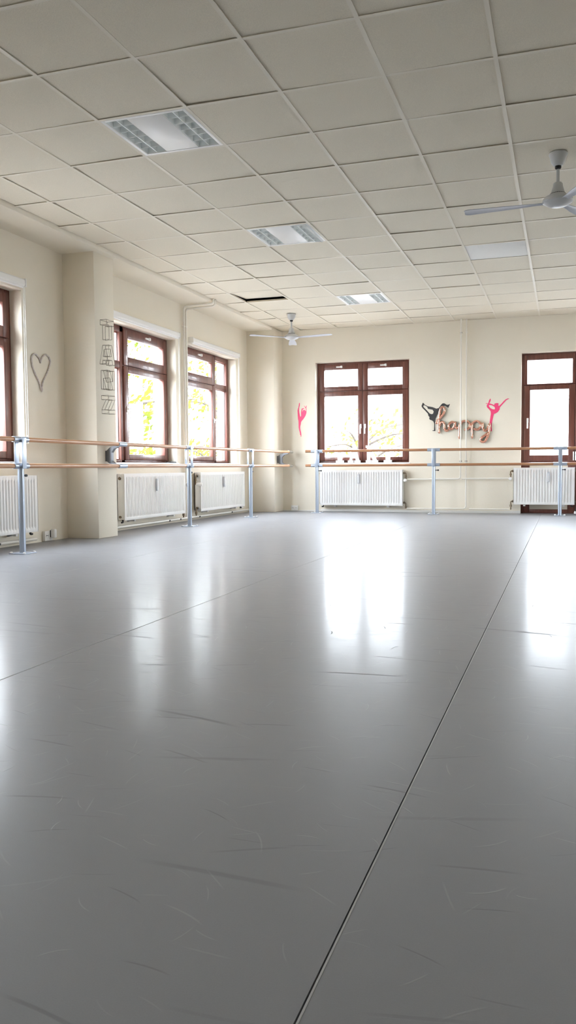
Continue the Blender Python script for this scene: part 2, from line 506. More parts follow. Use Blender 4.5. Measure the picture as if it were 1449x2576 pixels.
# ---------------------------------------------------------------- room shell
def wall_mesh(u0, u1, z0, z1, holes, thick, to3d):
    """Wall slab with rectangular openings; to3d(u, depth into the wall, z)."""
    bm = new()
    us = sorted({u0, u1, *[h[0] for h in holes], *[h[1] for h in holes]})
    zs = sorted({z0, z1, *[h[2] for h in holes], *[h[3] for h in holes]})
    def hollow(a, b, c, d):
        m, n = (a + b) / 2, (c + d) / 2
        return any(h[0] < m < h[1] and h[2] < n < h[3] for h in holes)
    cells = {}
    for i in range(len(us) - 1):
        for j in range(len(zs) - 1):
            cells[i, j] = not hollow(us[i], us[i + 1], zs[j], zs[j + 1])
    def quad(*p):
        bm.faces.new([bm.verts.new(to3d(*q)) for q in p])
    for (i, j), solid in cells.items():
        if not solid:
            continue
        a, b, c, d = us[i], us[i + 1], zs[j], zs[j + 1]
        quad((a, 0, c), (b, 0, c), (b, 0, d), (a, 0, d))
        quad((b, thick, c), (a, thick, c), (a, thick, d), (b, thick, d))
        if not cells.get((i - 1, j), False):
            quad((a, thick, c), (a, 0, c), (a, 0, d), (a, thick, d))
        if not cells.get((i + 1, j), False):
            quad((b, 0, c), (b, thick, c), (b, thick, d), (b, 0, d))
        if not cells.get((i, j - 1), False):
            quad((b, 0, c), (a, 0, c), (a, thick, c), (b, thick, c))
        if not cells.get((i, j + 1), False):
            quad((a, 0, d), (b, 0, d), (b, thick, d), (a, thick, d))
    bmesh.ops.remove_doubles(bm, verts=bm.verts, dist=1e-5)
    bmesh.ops.recalc_face_normals(bm, faces=bm.faces)
    return bm

# left wall openings: (start, end) along the wall; the first is unseen, added for light
LEFT_WINDOWS = [(-2.0, -0.3), (4.87, 6.53), (8.03, 9.71), (10.07, 11.757)]
FARW = (-3.887, -2.345)
DOOR = (-0.640, 0.905)
left_holes = [(a, b, SILL, HEAD) for a, b in LEFT_WINDOWS]
struct('wall_left', wall_mesh(YB, YW, 0, CEIL + .12, left_holes, 0.32, lambda u, d, z: Vector((XL - d, u, z))), WALL)
far_holes = [(*FARW, SILL, HEAD), (*DOOR, 0.0, HEAD), (2.2, 3.74, SILL, HEAD)]
struct('wall_back', wall_mesh(XL - .32, XR, 0, CEIL + .12, far_holes, 0.32, lambda u, d, z: Vector((u, YW + d, z))), WALL)
ADDED_RIGHT_WINDOWS = [(9.3, 11.0)]  # unseen opening, added to brighten the left wall and pillars
struct('wall_right', wall_mesh(YB, YW + .32, 0, CEIL + .12, [(a, b, SILL, HEAD) for a, b in ADDED_RIGHT_WINDOWS], 0.32, lambda u, d, z: Vector((XR + d, u, z))), WALL)
struct('wall_front', wall_mesh(XL - .32, XR + .2, 0, CEIL + .12, [], 0.2, lambda u, d, z: Vector((u, YB - d, z))), WALL)

# wall pillars on the window side
for i, (x1, ya, yb) in enumerate([(-4.55, 7.20, 7.567), (-4.455, 12.215, YW + .01), (-4.55, 1.95, 2.32)]):
    bm = new()
    box(bm, XL - .01, x1, ya, yb, 0, CEIL - .035 + (0.03 if i == 1 else 0), 0.006)
    struct('pillar', bm, WALL, smooth=True)

# floor: rolls of dance vinyl laid lengthwise with open joints
seams = [XL, -3.336, -1.831, -0.326, 1.179, 2.684, 4.189, XR]
bm = new()
g = 0.0014
for i, (a, b) in enumerate(zip(seams, seams[1:])):
    n0 = len(bm.verts)
    x0, x1 = a + (g if i else 0), b - (g if i < len(seams) - 2 else 0)
    prof = [(x0, -.012), (x0, 0.0), (x1, 0.0), (x1, -.012)]
    if i == 0:
        pass
    A = [bm.verts.new((x, YB, z)) for x, z in prof]
    B = [bm.verts.new((x, YW + .32, z)) for x, z in prof]
    for k in range(len(prof) - 1):
        bm.faces.new((A[k], A[k + 1], B[k + 1], B[k]))
fl = struct('floor', bm, FLOORM, smooth=True)
for x in seams[1:-1]:
    bm = new()
    box(bm, x + g + .0002, x + g + .0036, YB, YW, -.004, .0004, .0003, 1)
    obj('seam_edge', bm, EDGE, fl)
bm = new()
box(bm, XL - .32, XR + .2, YB - .2, YW + .32, -.2, -.010)
struct('ground_slab', bm, GAP).name = 'floor_1'

# ceiling boards, each lying a hair differently in the grid
LIGHTS = {(-2, 1), (-2, 5), (-2, 10)}
ASKEW = (-4, 9)
NEWTILE = (1, 7)
CE_X0 = -4.475
bm = new()
i0, i1 = -5, 11
j0, j1 = -13, 14
for i in range(i0, i1):
    for j in range(j0, j1):
        if (i, j) in LIGHTS or (i, j) == ASKEW or (i, j) == NEWTILE:
            continue
        xa, xb = max(GX + i * TILE, CE_X0), min(GX + (i + 1) * TILE, XR)
        ya, yb = max(GY + j * TILE, YB), min(GY + (j + 1) * TILE, YW)
        if xb - xa < .03 or yb - ya < .03:
            continue
        z = CEIL + .004 + random.uniform(0, .003)
        s, t = random.uniform(-.0035, .0035), random.uniform(-.0035, .0035)
        e = .004
        V = [bm.verts.new((x, y, z + s * sx + t * sy)) for x, sx, y, sy in
             ((xa + e, -1, ya + e, -1), (xb - e, 1, ya + e, -1), (xb - e, 1, yb - e, 1), (xa + e, -1, yb - e, 1))]
        U = [bm.verts.new(v.co + Vector((0, 0, .016))) for v in V]
        bm.faces.new(list(reversed(V)))
        bm.faces.new(U)
        for k in range(4):
            bm.faces.new((V[k], V[(k + 1) % 4], U[(k + 1) % 4], U[k]))
ceil = struct('ceiling', bm, CEILM)
bm = new()
w = .012
for i in range(i0 + 1, i1 + 1):
    x = GX + i * TILE
    if CE_X0 < x < XR:
        box(bm, x - w, x + w, YB, YW, CEIL - .0005, CEIL + .0035)
for j in range(j0, j1 + 1):
    y = GY + j * TILE
    if YB < y < YW:
        box(bm, CE_X0, XR, y - w, y + w, CEIL - .0002, CEIL + .003)
box(bm, CE_X0, XR, YW - .018, YW, CEIL - .0006, CEIL + .004)
obj('grid_bars', bm, GRIDM, ceil, smooth=False)
bm = new()
box(bm, XL - .3, XR + .2, YB - .2, YW + .3, CEIL + .10, CEIL + .2)
obj('plenum', bm, VOIDM, ceil, smooth=False)
# plaster border along the window wall, a little lower than the boards
bm = new()
prof = [(XL - .01, 2.912), (CE_X0 - .035, 2.912), (CE_X0 - .012, 2.917), (CE_X0 - .002, 2.930), (CE_X0, 2.945), (CE_X0, CEIL + .09), (XL - .01, CEIL + .09)]
A = [bm.verts.new((x, YB, z)) for x, z in prof]
B = [bm.verts.new((x, YW, z)) for x, z in prof]
for k in range(len(prof)):
    q = (k + 1) % len(prof)
    bm.faces.new((A[k], B[k], B[q], A[q]))
bmesh.ops.recalc_face_normals(bm, faces=bm.faces)
struct('trim_1', bm, BORDER, smooth=True)

# ---------------------------------------------------------------- windows (local: x along the wall, y into the wall, z up)
def ring(bm, x0, x1, z0, z1, w, y0, y1, wb=None, wt=None, bev=.006):
    wb, wt = wb or w, wt or w
    box(bm, x0, x0 + w, y0, y1, z0, z1, bev)
    box(bm, x1 - w, x1, y0, y1, z0, z1, bev)
    box(bm, x0 + w - .001, x1 - w + .001, y0, y1, z0, z0 + wb, bev)
    box(bm, x0 + w - .001, x1 - w + .001, y0, y1, z1 - wt, z1, bev)

def sash(root, x0, x1, z0, z1, gx0, gx1, gz0, gz1, lever=None, y0=-.018, y1=.05):
    bm = new()
    box(bm, x0, gx0, y0, y1, z0, z1, .007)
    box(bm, gx1, x1, y0, y1, z0, z1, .007)
    box(bm, gx0 - .001, gx1 + .001, y0, y1, z0, gz0, .007)
    box(bm, gx0 - .001, gx1 + .001, y0, y1, gz1, z1, .007)
    s = obj('sash', bm, MAHOG, root)
    bm = new()
    box(bm, gx0 - .008, gx1 + .008, .022, .030, gz0 - .008, gz1 + .008)
    obj('pane', bm, GLASS, s, smooth=False)
    if lever:
        kind, x, z = lever
        bm = new()
        if kind == 'top':          # tilt latch of a fanlight
            box(bm, x - .045, x + .035, y0 - .022, y0 - .002, z - .012, z + .010, .004)
            box(bm, x + .030, x + .062, y0 - .034, y0 - .004, z - .018, z + .018, .005)
        else:                      # turn handle
            box(bm, x - .014, x + .014, y0 - .010, y0, z + .045, z + .115, .004)
            tube(bm, [(x, y0 - .004, z + .085), (x, y0 - .042, z + .085)], .009)
            box(bm, x - .011, x + .011, y0 - .052, y0 - .036, z - .045, z + .098, .005)
        obj('handle', bm, WHITE, s)
    return s

def fixed_pane(root, gx0, gx1, gz0, gz1):
    bm = new()
    box(bm, gx0 - .006, gx1 + .006, .048, .056, gz0 - .006, gz1 + .006)
    obj('pane', bm, GLASS, root, smooth=False)
    bm = new()
    ring(bm, gx0 - .004, gx1 + .004, gz0 - .004, gz1 + .004, .012, .036, .060, bev=0)
    obj('glazing_bead', bm, MAHOG, root, smooth=False)

H = HEAD - SILL
def window_sill(root, W):
    bm = new()
    box(bm, .0, W, -.13, -.001, -.03, .0, 0)
    box(bm, -.02, W + .02, -.150, -.128, -.03, .0, .006)
    obj('sill', bm, WHITE, root)

def left_window(name, a, b, narrow_first, z=SILL, right=False):
    W = b - a
    root = thing(name, loc=(XR + .13, b, z) if right else (FRAME_X, a, z), rotz=-PI / 2 if right else PI / 2, kind='structure')
    fx = (lambda x: x) if narrow_first else (lambda x: W - x)
    def span(p, q):
        return tuple(sorted((fx(p), fx(q))))
    bm = new()
    ring(bm, 0, W, 0, H, .075, 0, .085, wb=.035, wt=.075)
    p = span(.485, .565)
    box(bm, *p, 0, .085, 0, H, .004)
    box(bm, .05, W - .05, .004, .08, 1.125, 1.205, .005)
    obj('frame', bm, MAHOG, root)
    n = span(.075, .485)
    fixed_pane(root, *n, .035, 1.125)
    fixed_pane(root, *n, 1.205, H - .075)
    s, gl = span(.55, W - .045), span(.645, W - .125)
    hx = fx(.60)
    sash(root, *s, 1.168, 1.592, *gl, 1.275, 1.495, ('top', sum(gl) / 2, 1.555))
    sash(root, *s, .03, 1.160, *gl, .100, 1.085, ('turn', hx, .56))
    window_sill(root, W)
    return root
left_window('window_1', *LEFT_WINDOWS[1], True)
left_window('window_2', *LEFT_WINDOWS[2], True)
left_window('window_3', *LEFT_WINDOWS[3], False)
left_window('window_7', *LEFT_WINDOWS[0], True)  # out of view, put in to light the near floor and ceiling

for k, (a, b) in enumerate(ADDED_RIGHT_WINDOWS):
    left_window('window_%d' % (5 + k), a, b, k == 0, right=True)  # frame for the added right opening, out of view

def far_window(name, a, b):
    W = b - a
    root = thing(name, loc=(a, FRAME_Y, SILL), kind='structure')
    bm = new()
    ring(bm, 0, W, 0, H, .045, 0, .085, wb=.03, wt=.035)
    box(bm, .04, W - .04, .004, .08, 1.135, 1.19, .004)
    obj('frame', bm, MAHOG, root)
    m = .766
    for k, (x0, x1, g0, g1) in enumerate(((.037, m - .002, .122, .684), (m + .002, W - .036, .852, 1.413))):
        sash(root, x0, x1, 1.168, 1.597, g0, g1, 1.240, 1.512, ('top', (g0 + g1) / 2 - .03, 1.555))
        sash(root, x0, x1, .028, 1.158, g0, g1, .092, 1.085, ('turn', m - .032 if k == 0 else m + .040, .51))
    window_sill(root, W)
    return root
far_window('window_4', *FARW)
far_window('window_6', 2.2, 3.74)  # out of frame, a guessed source of the room's extra light

def balcony_door(name, a, b):
    W = b - a
    root = thing(name, loc=(a, FRAME_Y, 0), kind='structure')
    m = .772
    bm = new()
    ring(bm, 0, W, 0, HEAD, .045, 0, .085, wb=.05, wt=.035)
    box(bm, .04, W - .04, .002, .082, .715, .80, .005)
    box(bm, .04, W - .04, .004, .080, 1.905, 1.965, .005)
    box(bm, m - .04, m + .04, .003, .082, .02, HEAD - .02, .005)
    obj('frame', bm, MAHOG, root)
    for k, (x0, x1) in enumerate(((.037, m - .003), (m + .003, W - .036))):
        sash(root, x0, x1, 1.94, 2.392, x0 + .046, x1 - .038, 1.958, 2.315, None)
        sash(root, x0, x1, .795, 1.935, x0 + .090, x1 - .088, .882, 1.868, ('turn', x0 + .052 if k == 0 else x1 - .052, 1.33))
        bm = new()
        box(bm, x0 + .088, x1 - .088, -.002, .03, .060, .725, .004)
        pn = obj('panel', bm, CREAM, root)
        bm = new()
        box(bm, x0 - .002, x0 + .089, -.008, .05, .012, .722, .005)
        box(bm, x1 - .089, x1 + .002, -.008, .05, .012, .722, .005)
        box(bm, x0 + .08, x1 - .08, -.006, .05, .012, .061, .004)
        obj('panel_frame', bm, MAHOG, pn)
        bm = new()
        tube(bm, [(x1 - .012 if k == 0 else x0 + .012, -.026, .80), (x1 - .012 if k == 0 else x0 + .012, -.026, .93)], .009)
        obj('hinge', bm, CHROME, root)
    return root
balcony_door('door_1', *DOOR)

# ---------------------------------------------------------------- radiators (local: x along the wall, front at y = 0, wall at y = +depth)
def radiator(label, loc, rotz, W, z0, z1, depth=.13, pitch=.0405, valve='right', vent=True, meter=0.48, standoff=.03):
    root = thing('radiator', label, 'radiator', loc, rotz, 'ribbed panel radiators under the windows')
    body_y = depth - standoff
    bm = new()
    # pressed front sheet: flat margins, upright grooves between
    n = int((W - .05) / pitch)
    x = (W - n * pitch) / 2
    cols = [(0.0, 0), (x, 0)]
    for k in range(n):
        q = x + k * pitch
        cols += [(q + pitch * .18, 0), (q + pitch * .34, .015), (q + pitch * .60, .015), (q + pitch * .76, 0)]
    cols += [(W - x + .0, 0), (W, 0)]
    rows = [z0, z0 + .030, z0 + .052, z1 - .050, z1 - .030, z1]
    Vv = [[bm.verts.new((cx, d if 1 < r < 4 else 0, rz)) for cx, d in cols] for r, rz in enumerate(rows)]
    for r in range(5):
        for c in range(len(cols) - 1):
            bm.faces.new((Vv[r][c], Vv[r][c + 1], Vv[r + 1][c + 1], Vv[r + 1][c]))
    obj('front_panel', bm, WHITE, root, angle=50)
    bm = new()
    box(bm, 0, W, .016, .019, z0 + .006, z1 - .006)
    box(bm, .0, W, body_y - .012, body_y, z0 + .006, z1 - .006)
    box(bm, 0, .004, 0, body_y, z0 + .004, z1 - .002)
    box(bm, W - .004, W, 0, body_y, z0 + .004, z1 - .002)
    box(bm, 0.0, W, 0, .012, z0 - .006, z0 + .002)
    obj('casing', bm, WHITE, root, smooth=False)
    bm = new()
    for k in range(3):
        yy = .004 + k * (body_y - .012) / 2
        box(bm, -.003, W + .003, yy, yy + .008, z1 - .001, z1 + .005)
    q = .01
    while q < W:
        box(bm, q, q + .004, .004, body_y - .004, z1 - .004, z1 + .003)
        q += .03
    obj('top_grille', bm, WHITE, root, smooth=False)
    if meter is not None:
        bm = new()
        xm = W * meter
        zm = z1 - .062
        box(bm, xm - .018, xm + .018, -.028, -.001, zm - .150, zm, .006)
        mt = obj('heat_meter', bm, METER, root)
        bm = new()
        box(bm, xm - .009, xm + .002, -.0295, -.0275, zm - .135, zm - .022)
        obj('meter_window', bm, LOUVRE, mt, smooth=False)
    s = 1 if valve == 'right' else -1
    ex = W if valve == 'right' else 0
    ym = body_y * .55
    if valve:
        bm = new()
        tube(bm, bend([(ex - s * .005, ym, z1 - .045), (ex + s * .045, ym, z1 - .045), (ex + s * .045, ym, z1 - .165)], .02), .010)
        tube(bm, [(ex + s * .005, ym, z1 - .045), (ex + s * .022, ym, z1 - .045)], .018, 8)
        tube(bm, [(ex + s * .045, ym, z1 - .085), (ex + s * .045, ym, z1 - .110)], .016, 8)
        v = obj('supply_valve', bm, BRASS, root)
        bm = new()
        hd = [(ex + s * .045, ym - .01, z1 - .160), (ex + s * .045, ym - .035, z1 - .160), (ex + s * .045, ym - .08, z1 - .160), (ex + s * .045, ym - .10, z1 - .160)]
        tube(bm, hd, [.016, .024, .026, .018], 16)
        obj('thermostat_head', bm, WHITE, v)
        bm = new()
        tube(bm, bend([(ex - s * .005, ym, z0 + .04), (ex + s * .04, ym, z0 + .04), (ex + s * .04, ym, .062)], .02), .010)
        tube(bm, [(ex + s * .003, ym, z0 + .04), (ex + s * .020, ym, z0 + .04)], .017, 8)
        tube(bm, [(ex + s * .04, ym, z0 - .01), (ex + s * .04, ym, z0 - .045)], .017, 8)
        obj('return_valve', bm, BRASS, root)
    if vent:
        bm = new()
        tx = 0 if valve == 'right' else W
        ss = -1 if valve == 'right' else 1
        tube(bm, [(tx - ss * .004, ym, z1 - .05), (tx + ss * .014, ym, z1 - .05)], .017, 10)
        obj('air_vent', bm, BRASS, root)
        bm = new()
        tube(bm, [(tx - ss * .004, ym, z0 + .035), (tx + ss * .012, ym, z0 + .035)], .015, 10)
        obj('blind_plug', bm, BRASS, root)
        bm = new()
        tube(bm, bend([(tx - ss * .05, ym, z0 + .01), (tx - ss * .05, ym, z0 - .03), (tx - ss * .02, ym, z0 - .03)], .01), .010, 8)
        obj('drain_elbow', bm, DARK, root)
    for bx in (W * .18, W * .82):
        bm = new()
        box(bm, bx - .016, bx + .016, body_y - .002, depth, z0 - .035, z1 - .03)
        box(bm, bx - .016, bx + .016, .030, depth, z0 - .030, z0 - .012)
        obj('wall_bracket', bm, WHITE, root, smooth=False)
    return root

RF = -4.79
radiator('white ribbed radiator behind the steel barre post by the heart wreath', (RF, 4.97, 0), PI / 2, 1.56, .130, .655, valve=None, meter=None)
radiator('white ribbed radiator under the window beside the wire-letter pillar', (RF, 8.12, 0), PI / 2, 1.565, .128, .655, valve='right', pitch=.033)
radiator('white ribbed radiator under the window beside the corner pillar', (RF, 10.155, 0), PI / 2, 1.605, .125, .655, valve='left', pitch=.036)
radiator('white ribbed radiator below the far window with the white block letters', (-3.785, 12.50, 0), 0, 1.361, .112, .668, depth=.12, valve='right')
radiator('white ribbed radiator in front of the brown balcony door', (-.737, 12.49, 0), 0, .878, .148, .690, depth=.13, valve='left', meter=.575)
# ---------------------------------------------------------------- barres
UP, LO, RR = .972, .747, .020
def barre_post(root, x, y, t, n, label=None):
    """Steel post: t = direction of the rails, n = towards the room (both unit, horizontal)."""
    t, n = Vector((*t, 0)), Vector((*n, 0))
    def P(a, b, z):
        return Vector((x, y, z)) + t * a + n * b
    bm = new()
    prof = []
    for k in range(28):
        a = 2 * PI * k / 28
        r = .0265
        if k in (6, 7, 8, 20, 21, 22):
            r = .0215
        prof.append((r * math.cos(a), r * math.sin(a)))
    A = [bm.verts.new(P(u, v, .006)) for u, v in prof]
    B = [bm.verts.new(P(u, v, LO - .012)) for u, v in prof]
    for k in range(28):
        q = (k + 1) % 28
        bm.faces.new((A[k], A[q], B[q], B[k]))
    bm.faces.new(A); bm.faces.new(B)
    bmesh.ops.recalc_face_normals(bm, faces=bm.faces)
    post = obj('post', bm, STEEL, root, angle=40)
    def obox(bm, a0, a1, b0, b1, z0, z1, bev=.002):
        s = bmesh.new()
        box(s, a0, a1, b0, b1, z0, z1, bev)
        M = Matrix(((t.x, n.x, 0, x), (t.y, n.y, 0, y), (0, 0, 1, 0), (0, 0, 0, 1)))
        join(bm, s, M)
        bmesh.ops.recalc_face_normals(bm, faces=bm.faces)
    bm = new()
    obox(bm, -.082, .082, -.082, .082, 0, .007)
    obj('base_plate', bm, STEEL, post)
    for a in (-.066, .066):
        for b in (-.066, .066):
            bm = new()
            lathe(bm, [(.013, .007), (.013, .013), (.008, .018), (0, .019)], 10, P(a, b, 0))
            obj('bolt_cap', bm, WHITE, post)
    for s in (-1, 1):
        bm = new()
        obox(bm, -.027, .027, s * .038 - .004, s * .038 + .004, LO - .022, UP + .016, .0025)
        obj('upright', bm, STEEL, post)
    for z in (LO, UP):
        bm = new()
        tube(bm, [P(-.095, 0, z), P(.095, 0, z)], .0245, 18)
        obox(bm, -.03, .03, -.038, .038, z - .024, z - .017)
        obj('sleeve', bm, STEEL, post)
    bm = new()
    tube(bm, [P(.02, 0, .665), P(.060, 0, .665)], .006, 10)
    tube(bm, [P(.056, 0, .665), P(.078, 0, .665)], .011, 10)
    obj('clamp_screw', bm, DARK, post)
    return post

def rails(root, segs, m):
    for a, b in segs:
        for z in (LO, UP):
            bm = new()
            d = (Vector(b) - Vector(a))
            o = bpy.data.objects.new('rail', None)
            L = d.length
            tube(bm, [(0, 0, 0), (0, L, 0)], RR, 20)
            ob = obj('rail', bm, m, root)
            ob.location = (a[0], a[1], z)
            ob.rotation_euler = (0, 0, math.atan2(d.y, d.x) - PI / 2)
            bpy.data.objects.remove(o)

def wall_arm(root, outline, y, w=.022):
    bm = new()
    plate(bm, outline, [], lambda u, v, d: Vector((u, y - w + d, v)), 2 * w)
    obj('wall_bracket', bm, STEELD, root, smooth=False)

lb = thing('ballet_barre', 'double wooden ballet barre on steel posts along the wall with roller blinds', 'barre', (0, 0, 0))
ang = math.atan2(-4.25 + 4.41, 12.47 - 9.02)
for x, y in ((-4.41, 2.6), (-4.41, 5.79), (-4.41, 9.02), (-4.33, 10.86)):
    barre_post(lb, x, y, (0, 1), (1, 0))
rails(lb, [((-4.41, 1.6), (-4.41, 5.79)), ((-4.41, 5.79), (-4.405, 7.43)), ((-4.405, 7.43), (-4.41, 9.02)), ((-4.41, 9.02), (-4.33, 10.86)), ((-4.33, 10.86), (-4.262, 12.37))], BEECH)
wall_arm(lb, [(-4.553, .905), (-4.553, .795), (-4.535, .795), (-4.50, .770), (-4.44, .757), (-4.41, .757), (-4.41, .768), (-4.45, .775), (-4.478, .80), (-4.478, .885), (-4.45, .925), (-4.405, .940), (-4.405, .956), (-4.45, .955), (-4.50, .937), (-4.535, .905)], 7.37)
wall_arm(lb, [(-4.456, .905), (-4.456, .795), (-4.438, .795), (-4.40, .770), (-4.30, .757), (-4.265, .757), (-4.265, .768), (-4.33, .775), (-4.37, .80), (-4.37, .885), (-4.33, .925), (-4.265, .940), (-4.265, .956), (-4.32, .955), (-4.40, .937), (-4.438, .905)], 12.36)
for z in (LO, UP):
    bm = new()
    tube(bm, [(-4.405, 7.355, z), (-4.405, 7.51, z)], .0245, 18)
    obj('sleeve', bm, STEEL, lb)
    bm = new()
    tube(bm, [(-4.264, 12.355, z), (-4.258, 12.52, z), (-4.2575, 12.53, z)], [.0235, .0235, .015], 18)
    obj('end_cap', bm, CHROME, lb)

fb = thing('ballet_barre', 'double wooden ballet barre on steel posts below the foil lettering', 'barre', (0, 0, 0))
for x in (-3.725, -1.885, -0.066, 1.75):
    barre_post(fb, x, 12.165, (1, 0), (0, -1))
xs = [-3.912, -3.725, -1.885, -0.066, 1.75, 2.0]
rails(fb, [((a, 12.165), (b, 12.165)) for a, b in zip(xs, xs[1:])], BEECHX)

# ---------------------------------------------------------------- heating pipes
def pipe(name, label, cat, runs, r, clips=(), m=PIPEM):
    root = thing(name, label, cat, runs[0][-1] if False else (0, 0, 0))
    for run in runs:
        bm = new()
        tube(bm, bend(run, .05), r, 12)
        obj('pipe_run', bm, m, root)
    for c in clips:
        bm = new()
        box(bm, c[0] - .018, c[0] + .018, c[1] - .018, c[1] + .018, c[2] - .010, c[2] + .010, .003)
        obj('pipe_clip', bm, c[3] if len(c) > 3 else CHROME, root)
    return root
PY = 12.53
pipe('heating_pipe', 'cream heating pipe crossing the first p of the foil lettering, elbowing at knee height', 'pipe',
     [[(-1.529, PY, CEIL + .02), (-1.529, PY, .530), (-2.355, PY + .01, .522)], [(-1.51, PY, .530), (-.812, PY - .01, .536)]], .0115,
     [(-1.529, PY + .01, 2.755, CHROME), (-1.529, PY + .01, .80, CHROME)])
pipe('heating_pipe', 'cream heating pipe beside the middle of the foil lettering, reaching down to the skirting', 'pipe',
     [[(-1.450, PY + .027, CEIL + .02), (-1.450, PY + .027, .068), (-2.362, PY + .027, .062)], [(-1.40, PY + .027, .064), (-.80, PY + .01, .066)]], .0115,
     [(-1.450, PY + .035, 2.76, PIPEM), (-1.450, PY + .035, .80, CHROME)])
pipe('heating_pipe', 'white riser pipe beside the window that stands next to the corner pillar', 'pipe',
     [[(XL + .035, 9.955, .05), (XL + .035, 9.955, 2.86), (CE_X0 + .025, 9.955, 2.872), (CE_X0 + .025, 9.955, CEIL + .02)]], .0135,
     [(XL + .03, 9.955, 2.62, PIPEM)])
pipe('heating_pipe', 'white riser pipe on the wire-letter side of the pair between two windows', 'pipe',
     [[(XL + .035, 9.895, .05), (XL + .035, 9.895, 2.885), (CE_X0 + .025, 9.895, 2.892), (CE_X0 + .025, 9.895, CEIL + .02)]], .0135,
     [(XL + .03, 9.895, 2.62, PIPEM)])
pipe('skirting_pipe', 'white skirting pipe with dark clips below the radiators past the wire-letter pillar', 'pipe',
     [[(XL + .05, 7.60, .045), (XL + .05, 12.19, .045)]], .016,
     [(XL + .05, y, .042, DARK) for y in (7.95, 9.35, 9.66, 10.25, 11.4)])
pipe('skirting_pipe', 'white skirting pipe with dark clips below the radiator by the heart wreath', 'pipe',
     [[(XL + .05, 2.35, .045), (XL + .05, 6.6, .045)]], .016, [(XL + .05, y, .042, DARK) for y in (5.0, 6.05)])

# low skirting on the far wall
bm = new()
box(bm, -4.45, -3.80, YW - .012, YW + .005, 0, .018, .002)
box(bm, -3.80, DOOR[0], YW - .016, YW + .005, 0, .040, .003)
struct('baseboard_back', bm, WHITEM, smooth=True)

# ---------------------------------------------------------------- roller blinds (local: x along the wall, y into the wall, z from the cassette)
def roller_blind(label, a, b, z, chain_len):
    W = b - a
    root = thing('roller_blind', label, 'blind', (XL, a, z), PI / 2, 'roller blinds above the left windows')
    bm = new()
    prof = [(-.005, .078), (-.060, .078), (-.072, .066), (-.072, .026), (-.060, .012), (-.005, .012)]
    A = [bm.verts.new((.012, y, q)) for y, q in prof]
    B = [bm.verts.new((W - .012, y, q)) for y, q in prof]
    for k in range(len(prof)):
        q = (k + 1) % len(prof)
        bm.faces.new((A[k], A[q], B[q], B[k]))
    bm.faces.new(A); bm.faces.new(B)
    bmesh.ops.recalc_face_normals(bm, faces=bm.faces)
    obj('cassette', bm, WHITE, root)
    bm = new()
    box(bm, .02, W - .02, -.055, -.040, -.006, .014, .004)
    obj('bottom_rail', bm, WHITE, root)
    for x in (0, W - .014):
        bm = new()
        box(bm, x, x + .014, -.078, 0.0, .004, .084, .005)
        obj('end_cap', bm, WHITEM, root)
    bm = new()
    xc = W - .004
    path = [(xc - .012, -.05, .03), (xc - .014, -.048, -chain_len + .04), (xc - .008, -.047, -chain_len + .01), (xc, -.047, -chain_len), (xc + .008, -.047, -chain_len + .01), (xc + .014, -.048, -chain_len + .04), (xc + .008, -.05, .03)]
    tube(bm, smooth_path(path, 5), .0026, 6)
    obj('pull_chain', bm, WHITE, root)
    return root
roller_blind('white roller blind cassette above the window beside the heart wreath', 4.85, 6.515, 2.425, 1.39)
roller_blind('white roller blind cassette above the window beside the wire letters', 8.04, 9.715, 2.425, 1.36)
roller_blind('white roller blind cassette above the window beside the corner pillar', 10.09, 11.765, 2.425, 1.57)

